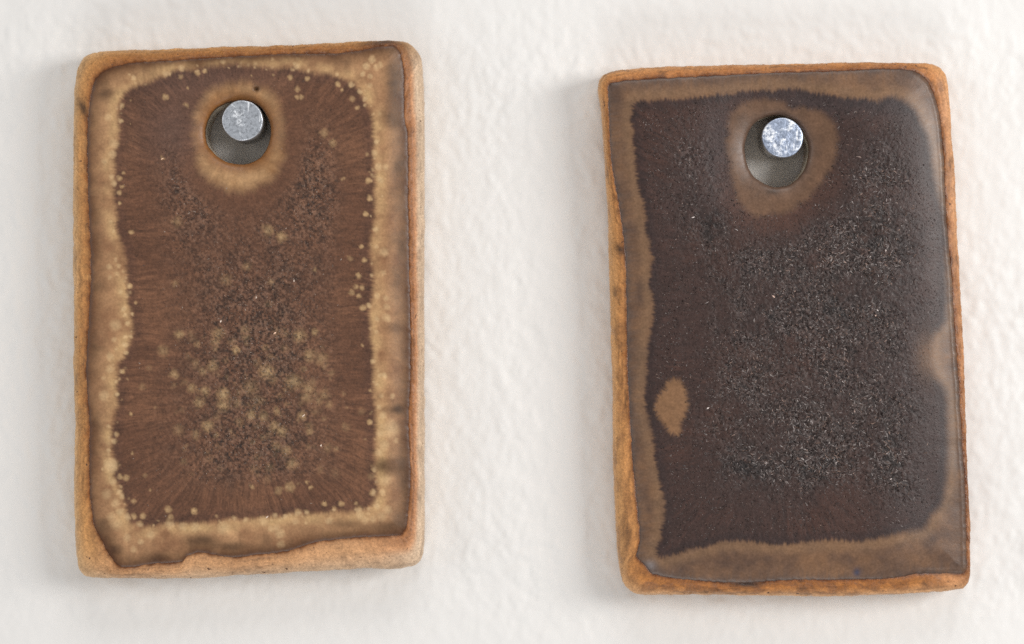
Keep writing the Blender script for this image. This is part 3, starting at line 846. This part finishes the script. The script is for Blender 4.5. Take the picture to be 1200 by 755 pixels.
    mid = cm + dx * (off * Ln * k)[:, None] + px_ * (bend * k)[:, None]
    C_ = np.column_stack([mid + px_ * (Wd * k / 2)[:, None], cz - 0.01])
    D_ = np.column_stack([mid - px_ * (Wd * k / 2)[:, None], cz - 0.01])
    hgt[big_i] *= 1.5
    E_ = np.column_stack([mid, cz + hgt])
    V = np.stack([A_, B_, C_, D_, E_], 1).reshape(-1, 3) - base
    f = np.array([[0, 3, 4], [3, 1, 4], [1, 2, 4], [2, 0, 4]])
    tr = (np.arange(n)[:, None, None] * 5 + f[None]).reshape(-1, 3)
    lum = rng.beta(0.75, 2.8, n) * (0.55 + 0.45 * sml)
    if left:
        ca, cb = lin((66, 46, 38)), lin((204, 184, 168))
    else:
        ca, cb = lin((38, 29, 28)), lin((192, 180, 175))
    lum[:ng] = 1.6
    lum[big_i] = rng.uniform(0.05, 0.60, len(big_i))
    lum[:ng] = 1.5  # glints painted in: these crystals get a whitened colour
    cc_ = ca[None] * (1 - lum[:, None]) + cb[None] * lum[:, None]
    brown = rng.random(n) < 0.25
    cc_[brown] *= np.array([1.0, 0.80, 0.70])
    cc_ = np.repeat(cc_[:, None], 5, 1).reshape(-1, 3)
    me = mesh_from('glaze_crystals', V, tris=tr, col={'tint': cc_}, smooth=False)
    o = link('glaze_crystals', me, m_crystal(), root)
    o['kind'] = 'stuff'
    return root


tl = build_tile(L, 'left', 'ceramic_tile')
tl['label'] = 'warm brown glazed clay tile speckled with pale tan spots, hanging on the left nail'
tl['category'] = 'ceramic tile'
tl['group'] = 'glazed tiles hanging on the white wall'
tr_ = build_tile(Rt, 'right', 'ceramic_tile')
tr_['label'] = 'near-black crystalline glazed clay tile with one tan patch, hanging on the right nail'
tr_['category'] = 'ceramic tile'
tr_['group'] = 'glazed tiles hanging on the white wall'


# ------------------------------------------------------------------ nails
def build_nail(cx, cy, r, ztop, oval, seed, label, base_c, pale_c):
    """headless round nail driven into the wall; its blunt, scuffed end faces the room"""
    c = px_to_mm([cx, cy], T); R0 = r * PX
    root = empty('nail', (c[0], c[1], 0))
    n = 96
    a = np.linspace(0, 2 * math.pi, n, endpoint=False)
    rr = R0 * (1 + oval * np.cos(2 * a + 0.8) + 0.006 * np.cos(5 * a + seed))
    ring = np.stack([np.cos(a) * rr, np.sin(a) * rr], 1)

    def lathe(prof, cap_lo, cap_hi):
        V = []; Q = []; Tt = []
        for s, z in prof: V.append(np.column_stack([ring * s, np.full(n, z)]))
        m = len(prof); V = np.vstack(V)
        idx = np.arange(m * n).reshape(m, n); nx = np.roll(idx, -1, 1)
        Q = np.stack([idx[:-1], nx[:-1], nx[1:], idx[1:]], -1).reshape(-1, 4)
        if cap_hi:
            V = np.vstack([V, [[0, 0, prof[-1][1]]]]); k = len(V) - 1
            Tt += [(idx[-1][i], nx[-1][i], k) for i in range(n)]
        if cap_lo:
            V = np.vstack([V, [[0, 0, prof[0][1]]]]); k = len(V) - 1
            Tt += [(nx[0][i], idx[0][i], k) for i in range(n)]
        return V, Q, Tt
    V, Q, Tt = lathe([(0.97, -14.0), (0.97, 3.0), (0.97, ztop - 0.9)], True, True)
    link('shank', mesh_from('shank', V, Q, Tt), m_shank(), root)
    prof = [(0.985, ztop - 0.88), (1.0, ztop - 0.8), (1.0, ztop - 0.16), (0.992, ztop - 0.07), (0.97, ztop - 0.015), (0.94, ztop)]
    prof += [(s, ztop + 0.02 * math.cos(s * 1.5)) for s in np.linspace(0.88, 0.06, 22)]
    V, Q, Tt = lathe(prof, True, True)
    sel = V[:, 2] > ztop - 0.02
    V[sel, 2] += (fbm(V[sel, 0] / 0.5 + seed, V[sel, 1] / 0.5, 500 + seed, 3) * 0.02)
    link('head', mesh_from('head', V, Q, Tt), m_metal('scuffed_steel_%s' % ('a' if seed == 3 else 'b'), base_c, pale_c, seed * 0.01, 0.56 if seed == 3 else 0.50), root)
    root['label'] = label
    root['category'] = 'nail'
    root['group'] = 'nails holding up the tiles'
    return root


build_nail(284.3, 141.5, 23.9, T + 0.25, 0.008, 3, 'round grey steel nail end in the hole of the warm brown spotted tile',
           (0.56, 0.59, 0.64), (0.92, 0.94, 0.97))
build_nail(917, 161.5, 23.6, T + 0.25, 0.022, 5, 'pale bluish scuffed nail end in the hole of the near-black tile',
           (0.46, 0.53, 0.68), (0.97, 0.98, 1.0))
